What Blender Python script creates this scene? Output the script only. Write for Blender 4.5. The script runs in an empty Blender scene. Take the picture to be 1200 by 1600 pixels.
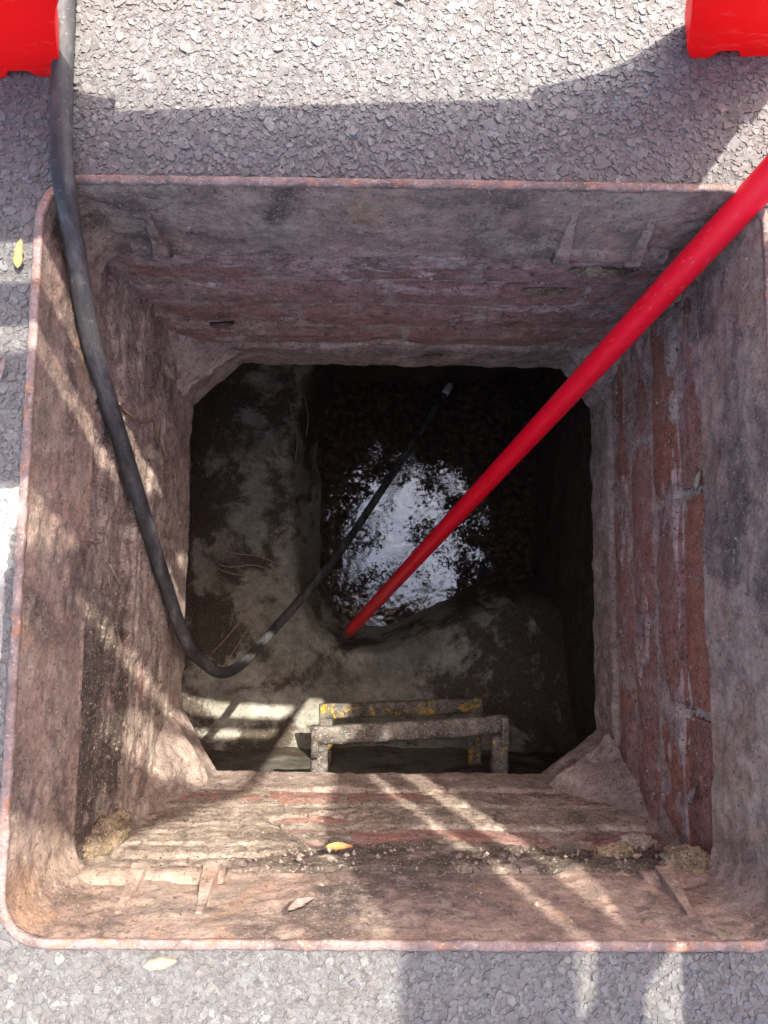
import bpy, math, random
import numpy as np
from mathutils import Vector, Matrix, Quaternion

random.seed(7)
rng = np.random.default_rng(11)
scene = bpy.context.scene
col = scene.collection

# ------------------------------------------------------------------ camera, sky, sun, exposure
SUN = Vector((0.35, 0.50, 1.0)).normalized()          # towards the sun
EXPOSURE = 2.48
SUN_STRENGTH = 2.0
SKY_STRENGTH = 0.15

cam_data = bpy.data.cameras.new('camera')
cam = bpy.data.objects.new('camera', cam_data)
col.objects.link(cam)
cam_data.sensor_fit = 'VERTICAL'
cam_data.sensor_height = 36.0
cam_data.sensor_width = 27.0
cam_data.lens = 26.01
cam_data.clip_start = 0.02
cam_data.clip_end = 3000.0
CR = Matrix(((0.99989964, -0.00991639, -0.01011811),
             (0.00885817, 0.99497334, -0.09974764),
             (0.01105639, 0.09964800, 0.99496132)))
cam.matrix_world = Matrix.Translation((-0.02129, -0.03294, 0.59363)) @ CR.to_4x4()
scene.camera = cam

world = bpy.data.worlds.new('World')
scene.world = world
world.use_nodes = True
wn = world.node_tree
wn.nodes.clear()
sky = wn.nodes.new('ShaderNodeTexSky')
sky.sky_type = 'NISHITA'
sky.sun_disc = False
sky.sun_elevation = math.asin(SUN.z)
sky.sun_rotation = math.atan2(SUN.x, SUN.y)
sky.air_density = 0.7
sky.dust_density = 4.0
sky.ozone_density = 1.0
bg = wn.nodes.new('ShaderNodeBackground')
bg.inputs['Strength'].default_value = SKY_STRENGTH
wo = wn.nodes.new('ShaderNodeOutputWorld')
wn.links.new(sky.outputs[0], bg.inputs['Color'])
wn.links.new(bg.outputs[0], wo.inputs['Surface'])

sun_data = bpy.data.lights.new('sun', 'SUN')
sun_data.energy = SUN_STRENGTH
sun_data.angle = math.radians(0.53)
sun_data.color = (1.0, 0.95, 0.87)
sun = bpy.data.objects.new('sun', sun_data)
sun.rotation_euler = SUN.to_track_quat('Z', 'Y').to_euler()
sun.location = (1.4, 2.0, 4.0)
col.objects.link(sun)

scene.view_settings.view_transform = 'Standard'
scene.view_settings.look = 'None'
scene.view_settings.gamma = 1.0
scene.view_settings.use_curve_mapping = False
scene.view_settings.exposure = EXPOSURE
scene.render.engine = 'CYCLES'
scene.cycles.use_denoising = True
scene.cycles.max_bounces = 12
scene.cycles.diffuse_bounces = 8
scene.cycles.glossy_bounces = 4
scene.cycles.transmission_bounces = 6

# ------------------------------------------------------------------ helpers
def _hash(ix, iy, iz, seed):
    h = (ix.astype(np.int64) * 374761393 + iy.astype(np.int64) * 668265263
         + iz.astype(np.int64) * 2147483647 + seed * 974634777) & 0xffffffff
    h = ((h ^ (h >> 13)) * 1274126177) & 0xffffffff
    h = ((h ^ (h >> 16)) * 2246822519) & 0xffffffff
    h ^= h >> 15
    return (h & 0xffffff) / float(0xffffff)

def vnoise(p, scale, seed=0):
    """value noise 0..1 at points p (n,3)"""
    q = np.asarray(p, float) * scale
    i = np.floor(q).astype(np.int64)
    f = q - i
    f = f * f * f * (f * (f * 6 - 15) + 10)
    r = 0.0
    for dx in (0, 1):
        wx = f[:, 0] if dx else 1 - f[:, 0]
        for dy in (0, 1):
            wy = f[:, 1] if dy else 1 - f[:, 1]
            for dz in (0, 1):
                wz = f[:, 2] if dz else 1 - f[:, 2]
                r = r + wx * wy * wz * _hash(i[:, 0] + dx, i[:, 1] + dy, i[:, 2] + dz, seed)
    return r

def fbm(p, scale, octaves=4, seed=0):
    t, a, s = 0.0, 1.0, 0.0
    for k in range(octaves):
        t = t + a * vnoise(p, scale * 2.03 ** k, seed + 17 * k)
        s += a
        a *= 0.5
    return t / s

def sstep(a, b, x):
    t = np.clip((x - a) / (b - a), 0, 1)
    return t * t * (3 - 2 * t)

def props(o, label=None, category=None, group=None, kind=None):
    if label: o['label'] = label
    if category: o['category'] = category
    if group: o['group'] = group
    if kind: o['kind'] = kind
    return o

def add_mesh(name, verts, faces, material, parent=None, smooth=True, loc=None):
    me = bpy.data.meshes.new(name)
    me.from_pydata([tuple(map(float, v)) for v in verts], [], [tuple(map(int, f)) for f in faces])
    me.materials.append(material)
    if smooth:
        me.polygons.foreach_set('use_smooth', [True] * len(me.polygons))
    me.update()
    o = bpy.data.objects.new(name, me)
    col.objects.link(o)
    if parent: o.parent = parent
    if loc is not None: o.location = loc
    return o

def big_mesh(name, V, F, material, parent=None, smooth=True):
    """V (n,3) float array, F (m,k) int array, k = 3 or 4"""
    me = bpy.data.meshes.new(name)
    k = F.shape[1]
    me.vertices.add(len(V)); me.vertices.foreach_set('co', V.astype(np.float32).ravel())
    me.loops.add(F.size); me.loops.foreach_set('vertex_index', F.astype(np.int32).ravel())
    me.polygons.add(len(F))
    me.polygons.foreach_set('loop_start', np.arange(0, F.size, k, dtype=np.int32))
    me.polygons.foreach_set('loop_total', np.full(len(F), k, np.int32))
    me.polygons.foreach_set('use_smooth', np.full(len(F), bool(smooth)))
    me.update(calc_edges=True)
    me.validate()
    me.materials.append(material)
    o = bpy.data.objects.new(name, me)
    col.objects.link(o)
    if parent: o.parent = parent
    return o

def grid_faces(nu, nv, closed_u=False, flip=False):
    iu = np.arange(nu if closed_u else nu - 1)
    iv = np.arange(nv - 1)
    a, b = np.meshgrid(iu, iv, indexing='ij')
    a, b = a.ravel(), b.ravel()
    a2 = (a + 1) % nu
    F = np.stack([a * nv + b, a2 * nv + b, a2 * nv + b + 1, a * nv + b + 1], 1)
    return F[:, ::-1] if flip else F

def empty(name, loc=(0, 0, 0), **kw):
    o = bpy.data.objects.new(name, None)
    o.empty_display_size = 0.05
    o.location = loc
    col.objects.link(o)
    return props(o, **kw)

def smooth_path(pts, n):
    """Catmull-Rom through pts, n samples per span"""
    P = [Vector(p) for p in pts]
    P = [P[0] * 2 - P[1]] + P + [P[-1] * 2 - P[-2]]
    out = []
    for i in range(1, len(P) - 2):
        for k in range(n):
            t = k / n
            a, b, c, d = P[i - 1], P[i], P[i + 1], P[i + 2]
            out.append(0.5 * ((2 * b) + (c - a) * t + (2 * a - 5 * b + 4 * c - d) * t * t
                              + (3 * b - a - 3 * c + d) * t ** 3))
    out.append(P[-2].copy())
    return out

def tube_geo(path, radius, sides=12, cap=True, squash=1.0, up=None, sq=1.0):
    path = [Vector(p) for p in path]
    n = len(path)
    rad = radius if hasattr(radius, '__len__') else [radius] * n
    V, F = [], []
    t0 = (path[1] - path[0]).normalized()
    ref = Vector(up) if up else (Vector((0, 0, 1)) if abs(t0.z) < 0.9 else Vector((1, 0, 0)))
    nrm = (ref - t0 * ref.dot(t0)).normalized()
    for i, p in enumerate(path):
        t = (path[min(i + 1, n - 1)] - path[max(i - 1, 0)]).normalized()
        nrm = (nrm - t * nrm.dot(t)).normalized()
        bi = t.cross(nrm)
        for k in range(sides):
            a = 2 * math.pi * k / sides
            ca, sa = math.cos(a), math.sin(a)
            ca, sa = math.copysign(abs(ca) ** sq, ca), math.copysign(abs(sa) ** sq, sa)
            V.append(p + nrm * (ca * rad[i] * squash) + bi * (sa * rad[i]))
    for i in range(n - 1):
        for k in range(sides):
            k2 = (k + 1) % sides
            F.append((i * sides + k, i * sides + k2, (i + 1) * sides + k2, (i + 1) * sides + k))
    if cap:
        F.append(tuple(range(sides))[::-1])
        F.append(tuple((n - 1) * sides + k for k in range(sides)))
    return V, F

def tube(name, path, radius, material, parent=None, sides=12, cap=True, squash=1.0, up=None, sq=1.0):
    V, F = tube_geo(path, radius, sides, cap, squash, up, sq)
    return add_mesh(name, V, F, material, parent)

def prism_xz(name, outer, holes, y0, y1, material, parent, bevel=0.003):
    """flat moulding: outline (and holes) in the XZ plane, given thickness along Y, with rounded edges"""
    cu = bpy.data.curves.new(name, 'CURVE')
    cu.dimensions = '2D'; cu.fill_mode = 'BOTH'
    cu.extrude = (y1 - y0) / 2 - bevel
    cu.bevel_depth = bevel; cu.bevel_resolution = 2; cu.offset = -bevel
    for loop in [outer] + list(holes):
        s = cu.splines.new('POLY')
        s.points.add(len(loop) - 1)
        for p, (x, z) in zip(s.points, loop):
            p.co = (x, z, 0, 1)
        s.use_cyclic_u = True
    tmp = bpy.data.objects.new(name, cu)
    col.objects.link(tmp)
    dg = bpy.context.evaluated_depsgraph_get()
    me = bpy.data.meshes.new_from_object(tmp.evaluated_get(dg))
    bpy.data.objects.remove(tmp)
    bpy.data.curves.remove(cu)
    yc = (y0 + y1) / 2
    for v in me.vertices:
        x, z, d = v.co
        v.co = (x, yc - d, z)
    me.materials.clear(); me.materials.append(material)
    me.name = name
    o = bpy.data.objects.new(name, me)
    col.objects.link(o)
    o.parent = parent
    return o

def round_rect(x0, x1, z0, z1, r, n=5):
    pts = []
    for cx, cz, a0 in ((x1 - r, z1 - r, 0), (x0 + r, z1 - r, 90), (x0 + r, z0 + r, 180), (x1 - r, z0 + r, 270)):
        for k in range(n + 1):
            a = math.radians(a0 + 90 * k / n)
            pts.append((cx + r * math.cos(a), cz + r * math.sin(a)))
    return pts

# ------------------------------------------------------------------ materials
class NT:
    def __init__(self, name):
        self.m = bpy.data.materials.new(name)
        self.m.use_nodes = True
        self.t = self.m.node_tree
        self.b = self.t.nodes['Principled BSDF']
        g = self.t.nodes.new('ShaderNodeNewGeometry')
        self.pos = g.outputs['Position']
        self.normal = g.outputs['Normal']
    def node(self, typ, **kw):
        n = self.t.nodes.new(typ)
        for k, v in kw.items():
            setattr(n, k, v)
        return n
    def link(self, a, b): self.t.links.new(a, b)
    def noise(self, scale, detail=6, rough=0.6, vec=None, dist=0.0, stretch=None):
        n = self.node('ShaderNodeTexNoise')
        n.inputs['Scale'].default_value = scale
        n.inputs['Detail'].default_value = detail
        n.inputs['Roughness'].default_value = rough
        n.inputs['Distortion'].default_value = dist
        v = vec or self.pos
        if stretch:
            mp = self.node('ShaderNodeMapping')
            mp.inputs['Scale'].default_value = stretch
            self.link(v, mp.inputs['Vector'])
            v = mp.outputs[0]
        self.link(v, n.inputs['Vector'])
        return n.outputs['Fac']
    def voronoi(self, scale, feature='F1', vec=None, out='Distance', rnd=1.0):
        n = self.node('ShaderNodeTexVoronoi', feature=feature)
        n.inputs['Scale'].default_value = scale
        n.inputs['Randomness'].default_value = rnd
        self.link(vec or self.pos, n.inputs['Vector'])
        return n.outputs[out]
    def ramp(self, fac, stops, interp='LINEAR'):
        r = self.node('ShaderNodeValToRGB')
        r.color_ramp.interpolation = interp
        e = r.color_ramp.elements
        while len(e) < len(stops): e.new(0.5)
        for el, (p, c) in zip(e, stops):
            el.position = p
            el.color = (*c, 1) if hasattr(c, '__len__') else (c, c, c, 1)
        self.link(fac, r.inputs['Fac'])
        return r.outputs['Color']
    def mix(self, fac, a, b, mode='MIX'):
        n = self.node('ShaderNodeMix', data_type='RGBA', blend_type=mode)
        for s, v in ((n.inputs[0], fac), (n.inputs[6], a), (n.inputs[7], b)):
            if hasattr(v, 'links') or hasattr(v, 'is_linked'): self.link(v, s)
            elif hasattr(v, '__len__'): s.default_value = (*v, 1)
            else: s.default_value = v
        return n.outputs[2]
    def math(self, op, a, b=None, c=None):
        n = self.node('ShaderNodeMath', operation=op)
        for i, v in enumerate((a, b, c)):
            if v is None: continue
            if hasattr(v, 'is_linked'): self.link(v, n.inputs[i])
            else: n.inputs[i].default_value = v
        return n.outputs[0]
    def bump(self, heights, base=None):
        prev = base
        for h, strength, dist in heights:
            n = self.node('ShaderNodeBump')
            n.inputs['Strength'].default_value = strength
            n.inputs['Distance'].default_value = dist
            self.link(h, n.inputs['Height'])
            if prev is not None: self.link(prev, n.inputs['Normal'])
            prev = n.outputs['Normal']
        return prev
    def done(self, color=None, rough=0.85, normal=None, spec=0.3):
        b = self.b
        if color is not None:
            if hasattr(color, 'is_linked'): self.link(color, b.inputs['Base Color'])
            else: b.inputs['Base Color'].default_value = (*color, 1)
        if hasattr(rough, 'is_linked'): self.link(rough, b.inputs['Roughness'])
        else: b.inputs['Roughness'].default_value = rough
        b.inputs['Specular IOR Level'].default_value = spec
        if normal is not None: self.link(normal, b.inputs['Normal'])
        return self.m

def mat_chippings():
    t = NT('chipping_stone')
    a = t.node('ShaderNodeAttribute', attribute_name='tone')
    base = t.ramp(a.outputs['Fac'], [(0.0, (0.07, 0.065, 0.06)), (0.25, (0.10, 0.096, 0.089)), (0.55, (0.122, 0.118, 0.110)),
                                     (0.78, (0.142, 0.142, 0.132)), (0.93, (0.168, 0.150, 0.124)), (1.0, (0.24, 0.234, 0.215))])
    n = t.noise(900, 4)
    base = t.mix(0.55, base, t.ramp(n, [(0.3, 0.3), (0.7, 0.75)]), 'OVERLAY')
    dirt = t.ramp(t.noise(60, 6, 0.7), [(0.46, 0.0), (0.60, 0.7)])
    base = t.mix(dirt, base, (0.105, 0.092, 0.081))
    return t.done(base, 0.6, t.bump([(t.noise(1400, 4), 0.5, 0.0006)]), 0.4)

def mat_road():
    t = NT('asphalt_matrix')
    base = t.ramp(t.noise(140, 8, 0.7), [(0.36, (0.07, 0.064, 0.059)), (0.5, (0.115, 0.108, 0.10)), (0.64, (0.16, 0.152, 0.142))])
    cell = t.voronoi(185, out='Color')
    hsv = t.node('ShaderNodeRGBToBW'); t.link(cell, hsv.inputs[0])
    far = t.ramp(hsv.outputs[0], [(0.2, (0.085, 0.08, 0.074)), (0.55, (0.118, 0.113, 0.106)), (0.85, (0.15, 0.148, 0.138))])
    edge = t.ramp(t.voronoi(185), [(0.5, 0.0), (0.85, 1.0)])
    far = t.mix(edge, far, (0.075, 0.069, 0.064))
    # stones in the bare sheet start where the modelled chippings end
    sep = t.node('ShaderNodeSeparateXYZ'); t.link(t.pos, sep.inputs[0])
    r = t.math('MAXIMUM', t.math('ABSOLUTE', sep.outputs[0]), t.math('ABSOLUTE', sep.outputs[1]))
    out = t.ramp(t.math('DIVIDE', r, 2.0), [(0.24, 0.0), (0.31, 1.0)])
    base = t.mix(out, base, far)
    h = t.noise(500, 5)
    return t.done(base, 0.85, t.bump([(h, 0.6, 0.002)]), 0.25)

def grit(t, base, pale=(0.42, 0.36, 0.30), dark=(0.035, 0.026, 0.022), k=1.0):
    """sand grains, soot pits and small stains that break up every wall surface"""
    blot = t.ramp(t.noise(70, 6, 0.7), [(0.36, 0.28), (0.5, 0.5), (0.64, 0.70)])
    base = t.mix(0.8 * k, base, blot, 'OVERLAY')
    d1 = t.ramp(t.noise(230, 4, 0.7), [(0.36, 0.85 * k), (0.43, 0.0)])
    base = t.mix(d1, base, dark)
    d2 = t.ramp(t.noise(85, 7, 0.75, dist=0.5), [(0.34, 0.8 * k), (0.41, 0.0)])
    base = t.mix(d2, base, dark)
    g1 = t.ramp(t.noise(340, 3, 0.65), [(0.585, 0.0), (0.63, 0.75 * k)])
    base = t.mix(g1, base, pale)
    g2 = t.ramp(t.noise(120, 5, 0.7), [(0.63, 0.0), (0.67, 0.6 * k)])
    return t.mix(g2, base, pale)

def mat_iron(name='rusted_iron', lighter=0.0):
    t = NT(name)
    L = 1.0 + lighter
    def c(x): return tuple(v * L for v in x)
    base = t.ramp(t.noise(7, 8, 0.68, dist=0.6), [(0.36, c((0.06, 0.045, 0.037))), (0.45, c((0.13, 0.091, 0.070))), (0.54, c((0.205, 0.140, 0.105))), (0.64, c((0.18, 0.138, 0.108)))])
    silt = t.ramp(t.noise(16, 8, 0.72), [(0.48, 0.0), (0.56, 0.8)])
    base = t.mix(silt, base, c((0.235, 0.180, 0.135)))
    rust = t.ramp(t.noise(7.5, 6, 0.65, dist=1.0), [(0.55, 0.0), (0.65, 0.5)])
    base = t.mix(rust, base, c((0.235, 0.135, 0.07)))
    soot = t.ramp(t.noise(5, 6, 0.65, dist=0.8, stretch=(1, 1, 2.2)), [(0.51, 0.0), (0.61, 0.6)])
    base = t.mix(soot, base, c((0.05, 0.040, 0.036)))
    base = grit(t, base, (0.37, 0.28, 0.22), k=0.75)
    return t.done(base, 0.75, t.bump([(t.noise(60, 8, 0.7), 0.5, 0.004), (t.noise(300, 5, 0.7), 0.7, 0.002)]), 0.35)

def mat_rim():
    t = NT('rubbed_rim_iron')
    base = t.ramp(t.noise(28, 8, 0.7), [(0.36, (0.10, 0.07, 0.058)), (0.5, (0.18, 0.125, 0.104)), (0.62, (0.25, 0.175, 0.147))])
    rust = t.ramp(t.noise(40, 5, 0.6, dist=0.8), [(0.55, 0.0), (0.65, 0.7)])
    base = t.mix(rust, base, (0.32, 0.14, 0.07))
    base = grit(t, base, (0.45, 0.38, 0.33), k=0.5)
    return t.done(base, 0.6, t.bump([(t.noise(200, 6, 0.7), 0.7, 0.0018)]), 0.4)

def mat_brick():
    t = NT('engineering_brick')
    oi = t.node('ShaderNodeObjectInfo')
    base = t.ramp(oi.outputs['Random'], [(0.0, (0.30, 0.105, 0.06)), (0.35, (0.36, 0.13, 0.065)), (0.6, (0.25, 0.10, 0.07)), (0.85, (0.40, 0.15, 0.075)), (1.0, (0.22, 0.10, 0.08))])
    film = t.ramp(t.noise(13, 8, 0.7, dist=0.4), [(0.36, 0.0), (0.54, 0.92)])
    oc = t.node('ShaderNodeSeparateColor'); t.link(oi.outputs['Color'], oc.inputs[0])
    film = t.math('MAXIMUM', t.math('MULTIPLY', film, oc.outputs[0]), oc.outputs[1])
    base = t.mix(film, base, t.ramp(t.noise(30, 6, 0.7), [(0.38, (0.29, 0.18, 0.152)), (0.62, (0.48, 0.31, 0.262))]))
    pale = t.ramp(t.noise(34, 8, 0.75, dist=0.8), [(0.57, 0.0), (0.64, 0.6)])
    base = t.mix(pale, base, (0.34, 0.255, 0.215))
    base = grit(t, base, (0.44, 0.35, 0.29), k=0.85)
    return t.done(base, 0.82, t.bump([(t.noise(80, 8, 0.7), 0.8, 0.004), (t.noise(320, 5, 0.7), 0.8, 0.002)]), 0.25)

def mat_mortar(name, tones, silt=(0.17, 0.125, 0.105), film=(0.5, 0.62), k=1.0):
    t = NT(name)
    base = t.ramp(t.noise(20, 8, 0.72, dist=0.5), [(0.36, tones[0]), (0.5, tones[1]), (0.64, tones[2])])
    f = t.ramp(t.noise(8, 7, 0.65, dist=0.6), [(film[0], 0.0), (film[1], 0.85)])
    base = t.mix(f, base, silt)
    ja = t.node('ShaderNodeAttribute', attribute_name='joint')
    lime = t.ramp(t.noise(26, 6, 0.7), [(0.40, 0.15), (0.55, 0.8)])
    base = t.mix(t.math('MULTIPLY', ja.outputs['Fac'], lime), base, (0.47, 0.40, 0.31))
    so = t.node('ShaderNodeAttribute', attribute_name='soil')
    base = t.mix(t.math('MULTIPLY', so.outputs['Fac'], 0.85), base, (0.085, 0.065, 0.05))
    base = grit(t, base, (0.47, 0.39, 0.30), (0.035, 0.028, 0.024), k)
    return t.done(base, 0.92, t.bump([(t.noise(100, 8, 0.75), 0.9, 0.005), (t.noise(340, 5, 0.7), 0.9, 0.0025)]), 0.2)

def mat_bench(name='damp_shaded_benching', L=1.0, wet=(0.505, 0.585)):  # wet: ramp limits of the damp and the painted shade together
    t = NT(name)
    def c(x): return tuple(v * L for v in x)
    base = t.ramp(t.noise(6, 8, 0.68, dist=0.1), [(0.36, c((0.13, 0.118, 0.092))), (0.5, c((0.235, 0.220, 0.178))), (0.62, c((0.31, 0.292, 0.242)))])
    # black damp in tide marks, plus shade painted into the right, left and far sides
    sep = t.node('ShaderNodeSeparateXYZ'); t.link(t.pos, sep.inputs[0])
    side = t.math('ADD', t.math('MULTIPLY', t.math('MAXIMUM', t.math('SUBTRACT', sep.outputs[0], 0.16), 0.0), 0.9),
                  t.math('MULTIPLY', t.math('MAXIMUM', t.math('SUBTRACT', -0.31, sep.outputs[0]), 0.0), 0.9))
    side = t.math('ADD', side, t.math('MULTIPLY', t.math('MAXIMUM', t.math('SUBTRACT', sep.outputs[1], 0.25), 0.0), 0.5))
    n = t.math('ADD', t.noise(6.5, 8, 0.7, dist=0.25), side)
    slime_shade = t.ramp(n, [(wet[0], 0.0), (wet[1], 0.93)])
    base = t.mix(slime_shade, base, (0.055, 0.036, 0.025))
    sand = t.ramp(t.noise(24, 8, 0.75, dist=0.2), [(0.57, 0.0), (0.65, 0.35)])
    base = t.mix(sand, base, c((0.36, 0.31, 0.19)))
    base = grit(t, base, (0.36, 0.32, 0.22), (0.03, 0.024, 0.018), 0.55)
    rough = t.ramp(t.noise(12, 5), [(0.4, 0.5), (0.6, 0.9)])
    return t.done(base, rough, t.bump([(t.noise(40, 8, 0.7), 0.5, 0.007), (t.noise(200, 5, 0.7), 0.6, 0.003)]), 0.4)

def mat_sludge():
    t = NT('wet_black_sludge')
    base = t.ramp(t.noise(14, 6), [(0.4, (0.016, 0.010, 0.007)), (0.6, (0.05, 0.029, 0.018))])
    rip = t.noise(17, 3, 0.5)
    fine = t.noise(125, 5, 0.65)
    calm = t.ramp(t.noise(14, 3, 0.5), [(0.46, 0.10), (0.60, 1.0)])      # still patches between gritty ones
    t.done(base, 0.075, t.bump([(rip, 0.14, 0.0035), (t.math('MULTIPLY', fine, calm), 0.5, 0.0012)]), 0.5)
    t.b.inputs['IOR'].default_value = 2.1
    # scum: matte crumbs of silt floating on the film
    sc = t.node('ShaderNodeBsdfPrincipled')
    sc.inputs['Roughness'].default_value = 0.62
    sc.inputs['Specular IOR Level'].default_value = 0.35
    t.link(t.ramp(t.noise(60, 6, 0.7), [(0.4, (0.022, 0.014, 0.010)), (0.52, (0.065, 0.038, 0.024)), (0.64, (0.13, 0.09, 0.058))]), sc.inputs['Base Color'])
    nb = t.bump([(t.noise(90, 8, 0.75), 1.0, 0.012)])
    t.link(nb, sc.inputs['Normal'])
    m = t.math('ADD', t.math('MULTIPLY', t.noise(105, 6, 0.7, dist=0.3), 0.75), t.math('MULTIPLY', t.noise(12, 3, 0.55, dist=0.5), 0.6))
    sep = t.node('ShaderNodeSeparateXYZ'); t.link(t.pos, sep.inputs[0])
    bank = t.math('MULTIPLY', t.math('MAXIMUM', t.math('SUBTRACT', -0.01, sep.outputs[0]), 0.0), 0.9)   # extra matte scum added at the left to trim the sky glare
    far = t.math('ADD', t.math('MULTIPLY', t.math('MAXIMUM', t.math('SUBTRACT', sep.outputs[0], 0.15), 0.0), 1.3),
                 t.math('MULTIPLY', t.math('MAXIMUM', t.math('SUBTRACT', sep.outputs[1], 0.22), 0.0), 1.0))   # and at the right and far end, shaping the outline of the glare
    m = t.math('ADD', t.math('ADD', m, bank), far)
    mask = t.ramp(m, [(0.69, 0.0), (0.77, 1.0)])
    ms = t.node('ShaderNodeMixShader')
    t.link(mask, ms.inputs[0]); t.link(t.b.outputs[0], ms.inputs[1]); t.link(sc.outputs[0], ms.inputs[2])
    t.link(ms.outputs[0], t.t.nodes['Material Output'].inputs['Surface'])
    return t.m

def mat_rubber():
    t = NT('scuffed_black_rubber')
    base = t.ramp(t.noise(60, 6, 0.7, stretch=(1, 0.25, 0.25)), [(0.38, (0.022, 0.021, 0.021)), (0.52, (0.05, 0.048, 0.046)), (0.66, (0.12, 0.113, 0.107))])
    sp = t.ramp(t.noise(220, 5, 0.7), [(0.62, 0.0), (0.67, 0.5)])
    base = t.mix(sp, base, (0.22, 0.20, 0.18))
    return t.done(base, 0.66, t.bump([(t.noise(350, 4), 0.25, 0.0008)]), 0.35)

def mat_red_pole():
    t = NT('glossy_red_pole')
    sep = t.node('ShaderNodeSeparateXYZ'); t.link(t.pos, sep.inputs[0])
    base = t.ramp(t.noise(30, 5), [(0.35, (0.90, 0.003, 0.02)), (0.65, (0.98, 0.004, 0.03))])
    sc = t.ramp(t.noise(90, 6, 0.75, stretch=(2.5, 2.5, 0.35)), [(0.60, 0.0), (0.66, 0.45)])
    base = t.mix(sc, base, (0.78, 0.22, 0.20))
    # muddy end
    mud = t.math('ADD', t.math('MULTIPLY', t.math('ADD', sep.outputs[2], 1.17), -5.0), t.noise(70, 5))
    base = t.mix(t.ramp(mud, [(0.45, 0.0), (0.7, 0.75)]), base, (0.16, 0.10, 0.08))
    return t.done(base, 0.38, t.bump([(t.noise(120, 3), 0.08, 0.001)]), 0.45)

def mat_red_plastic():
    t = NT('red_moulded_plastic')
    base = t.ramp(t.noise(14, 5), [(0.3, (0.66, 0.008, 0.010)), (0.7, (0.76, 0.014, 0.014))])
    sc = t.ramp(t.noise(55, 6, 0.75, stretch=(0.5, 1, 1.6)), [(0.58, 0.0), (0.66, 0.4)])
    base = t.mix(sc, base, (0.72, 0.18, 0.15))
    soil = t.ramp(t.noise(24, 7, 0.7), [(0.56, 0.0), (0.68, 0.45)])
    base = t.mix(soil, base, (0.30, 0.05, 0.04))
    t.done(base, 0.42, t.bump([(t.noise(220, 4), 0.12, 0.001)]), 0.4)
    tr = t.node('ShaderNodeBsdfTranslucent')
    tr.inputs['Color'].default_value = (0.85, 0.03, 0.03, 1)
    ms = t.node('ShaderNodeMixShader'); ms.inputs[0].default_value = 0.36
    t.link(t.b.outputs[0], ms.inputs[1]); t.link(tr.outputs[0], ms.inputs[2])
    t.link(ms.outputs[0], t.t.nodes['Material Output'].inputs['Surface'])
    return t.m

def mat_step(name='worn_step_iron', y0=0.62):
    t = NT(name)
    base = t.ramp(t.noise(30, 7, 0.7), [(0.36, (0.05, 0.042, 0.035)), (0.5, (0.13, 0.112, 0.092)), (0.64, (0.22, 0.195, 0.16))])
    r = t.ramp(t.noise(44, 6, 0.7), [(0.54, 0.0), (0.62, 0.85)])
    base = t.mix(r, base, (0.085, 0.05, 0.028))
    y = t.ramp(t.noise(20, 6, 0.7, dist=0.7), [(y0, 0.0), (y0 + 0.025, 0.95)])
    base = t.mix(y, base, (0.46, 0.29, 0.03))
    base = grit(t, base, (0.36, 0.33, 0.27), (0.03, 0.024, 0.018), 0.9)
    return t.done(base, 0.55, t.bump([(t.noise(70, 8, 0.72), 0.9, 0.005), (t.noise(260, 5), 0.7, 0.002)]), 0.4)

def mat_plain(name, c0, c1, scale=120, rough=0.8, bump=0.4, spec=0.3):
    t = NT(name)
    base = t.ramp(t.noise(scale, 6, 0.7), [(0.3, c0), (0.7, c1)])
    return t.done(base, rough, t.bump([(t.noise(scale * 3, 5, 0.7), bump, 0.0012)]), spec)

M_CHIP = mat_chippings(); M_ROAD = mat_road(); M_IRON = mat_iron(lighter=0.26); M_RIM = mat_rim(); M_RIB = mat_iron('rubbed_rib_iron', 0.45)
M_BRICK = mat_brick()
M_MORT = mat_mortar('grey_mortar', ((0.17, 0.13, 0.10), (0.33, 0.26, 0.20), (0.48, 0.40, 0.31)), silt=(0.23, 0.17, 0.13))
M_MORT_T = mat_mortar('silted_mortar', ((0.25, 0.165, 0.14), (0.42, 0.288, 0.242), (0.55, 0.42, 0.355)), silt=(0.38, 0.25, 0.21))
M_MORT_L = mat_mortar('rough_dark_render', ((0.15, 0.11, 0.087), (0.31, 0.235, 0.19), (0.46, 0.365, 0.295)), silt=(0.23, 0.16, 0.13))
M_SLAB = mat_mortar('slab_concrete', ((0.22, 0.165, 0.135), (0.35, 0.27, 0.22), (0.47, 0.385, 0.315)), silt=(0.27, 0.195, 0.158), film=(0.53, 0.66), k=0.8)
M_LUMP = mat_mortar('sandy_mortar', ((0.15, 0.105, 0.065), (0.27, 0.20, 0.115), (0.40, 0.325, 0.21)), silt=(0.19, 0.135, 0.09), film=(0.48, 0.6))
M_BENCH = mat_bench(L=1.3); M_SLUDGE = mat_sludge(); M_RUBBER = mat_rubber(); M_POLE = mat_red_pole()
M_PLASTIC = mat_red_plastic(); M_STEP = mat_step(); M_STEP_B = mat_step('yellow_flecked_step_iron', 0.545)
M_WALL = mat_bench('shaded_damp_wall', 0.7, (0.45, 0.56))  # darker copy of the benching: the walls' shade is put into the colour
M_STEEL = mat_plain('bright_steel', (0.45, 0.45, 0.45), (0.6, 0.6, 0.6), 200, 0.3, 0.1, 0.6)
M_GREYPL = mat_plain('grey_rubber', (0.10, 0.10, 0.105), (0.18, 0.18, 0.185), 90, 0.5)
M_STRIP = mat_plain('white_reflective_film', (0.68, 0.68, 0.68), (0.8, 0.8, 0.8), 60, 0.35, 0.05)
M_LEAF_TAN = mat_plain('tan_leaf', (0.20, 0.155, 0.095), (0.36, 0.30, 0.20), 160, 0.7)
M_LEAF_YEL = mat_plain('yellow_leaf', (0.24, 0.18, 0.06), (0.36, 0.29, 0.13), 160, 0.7)
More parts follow.
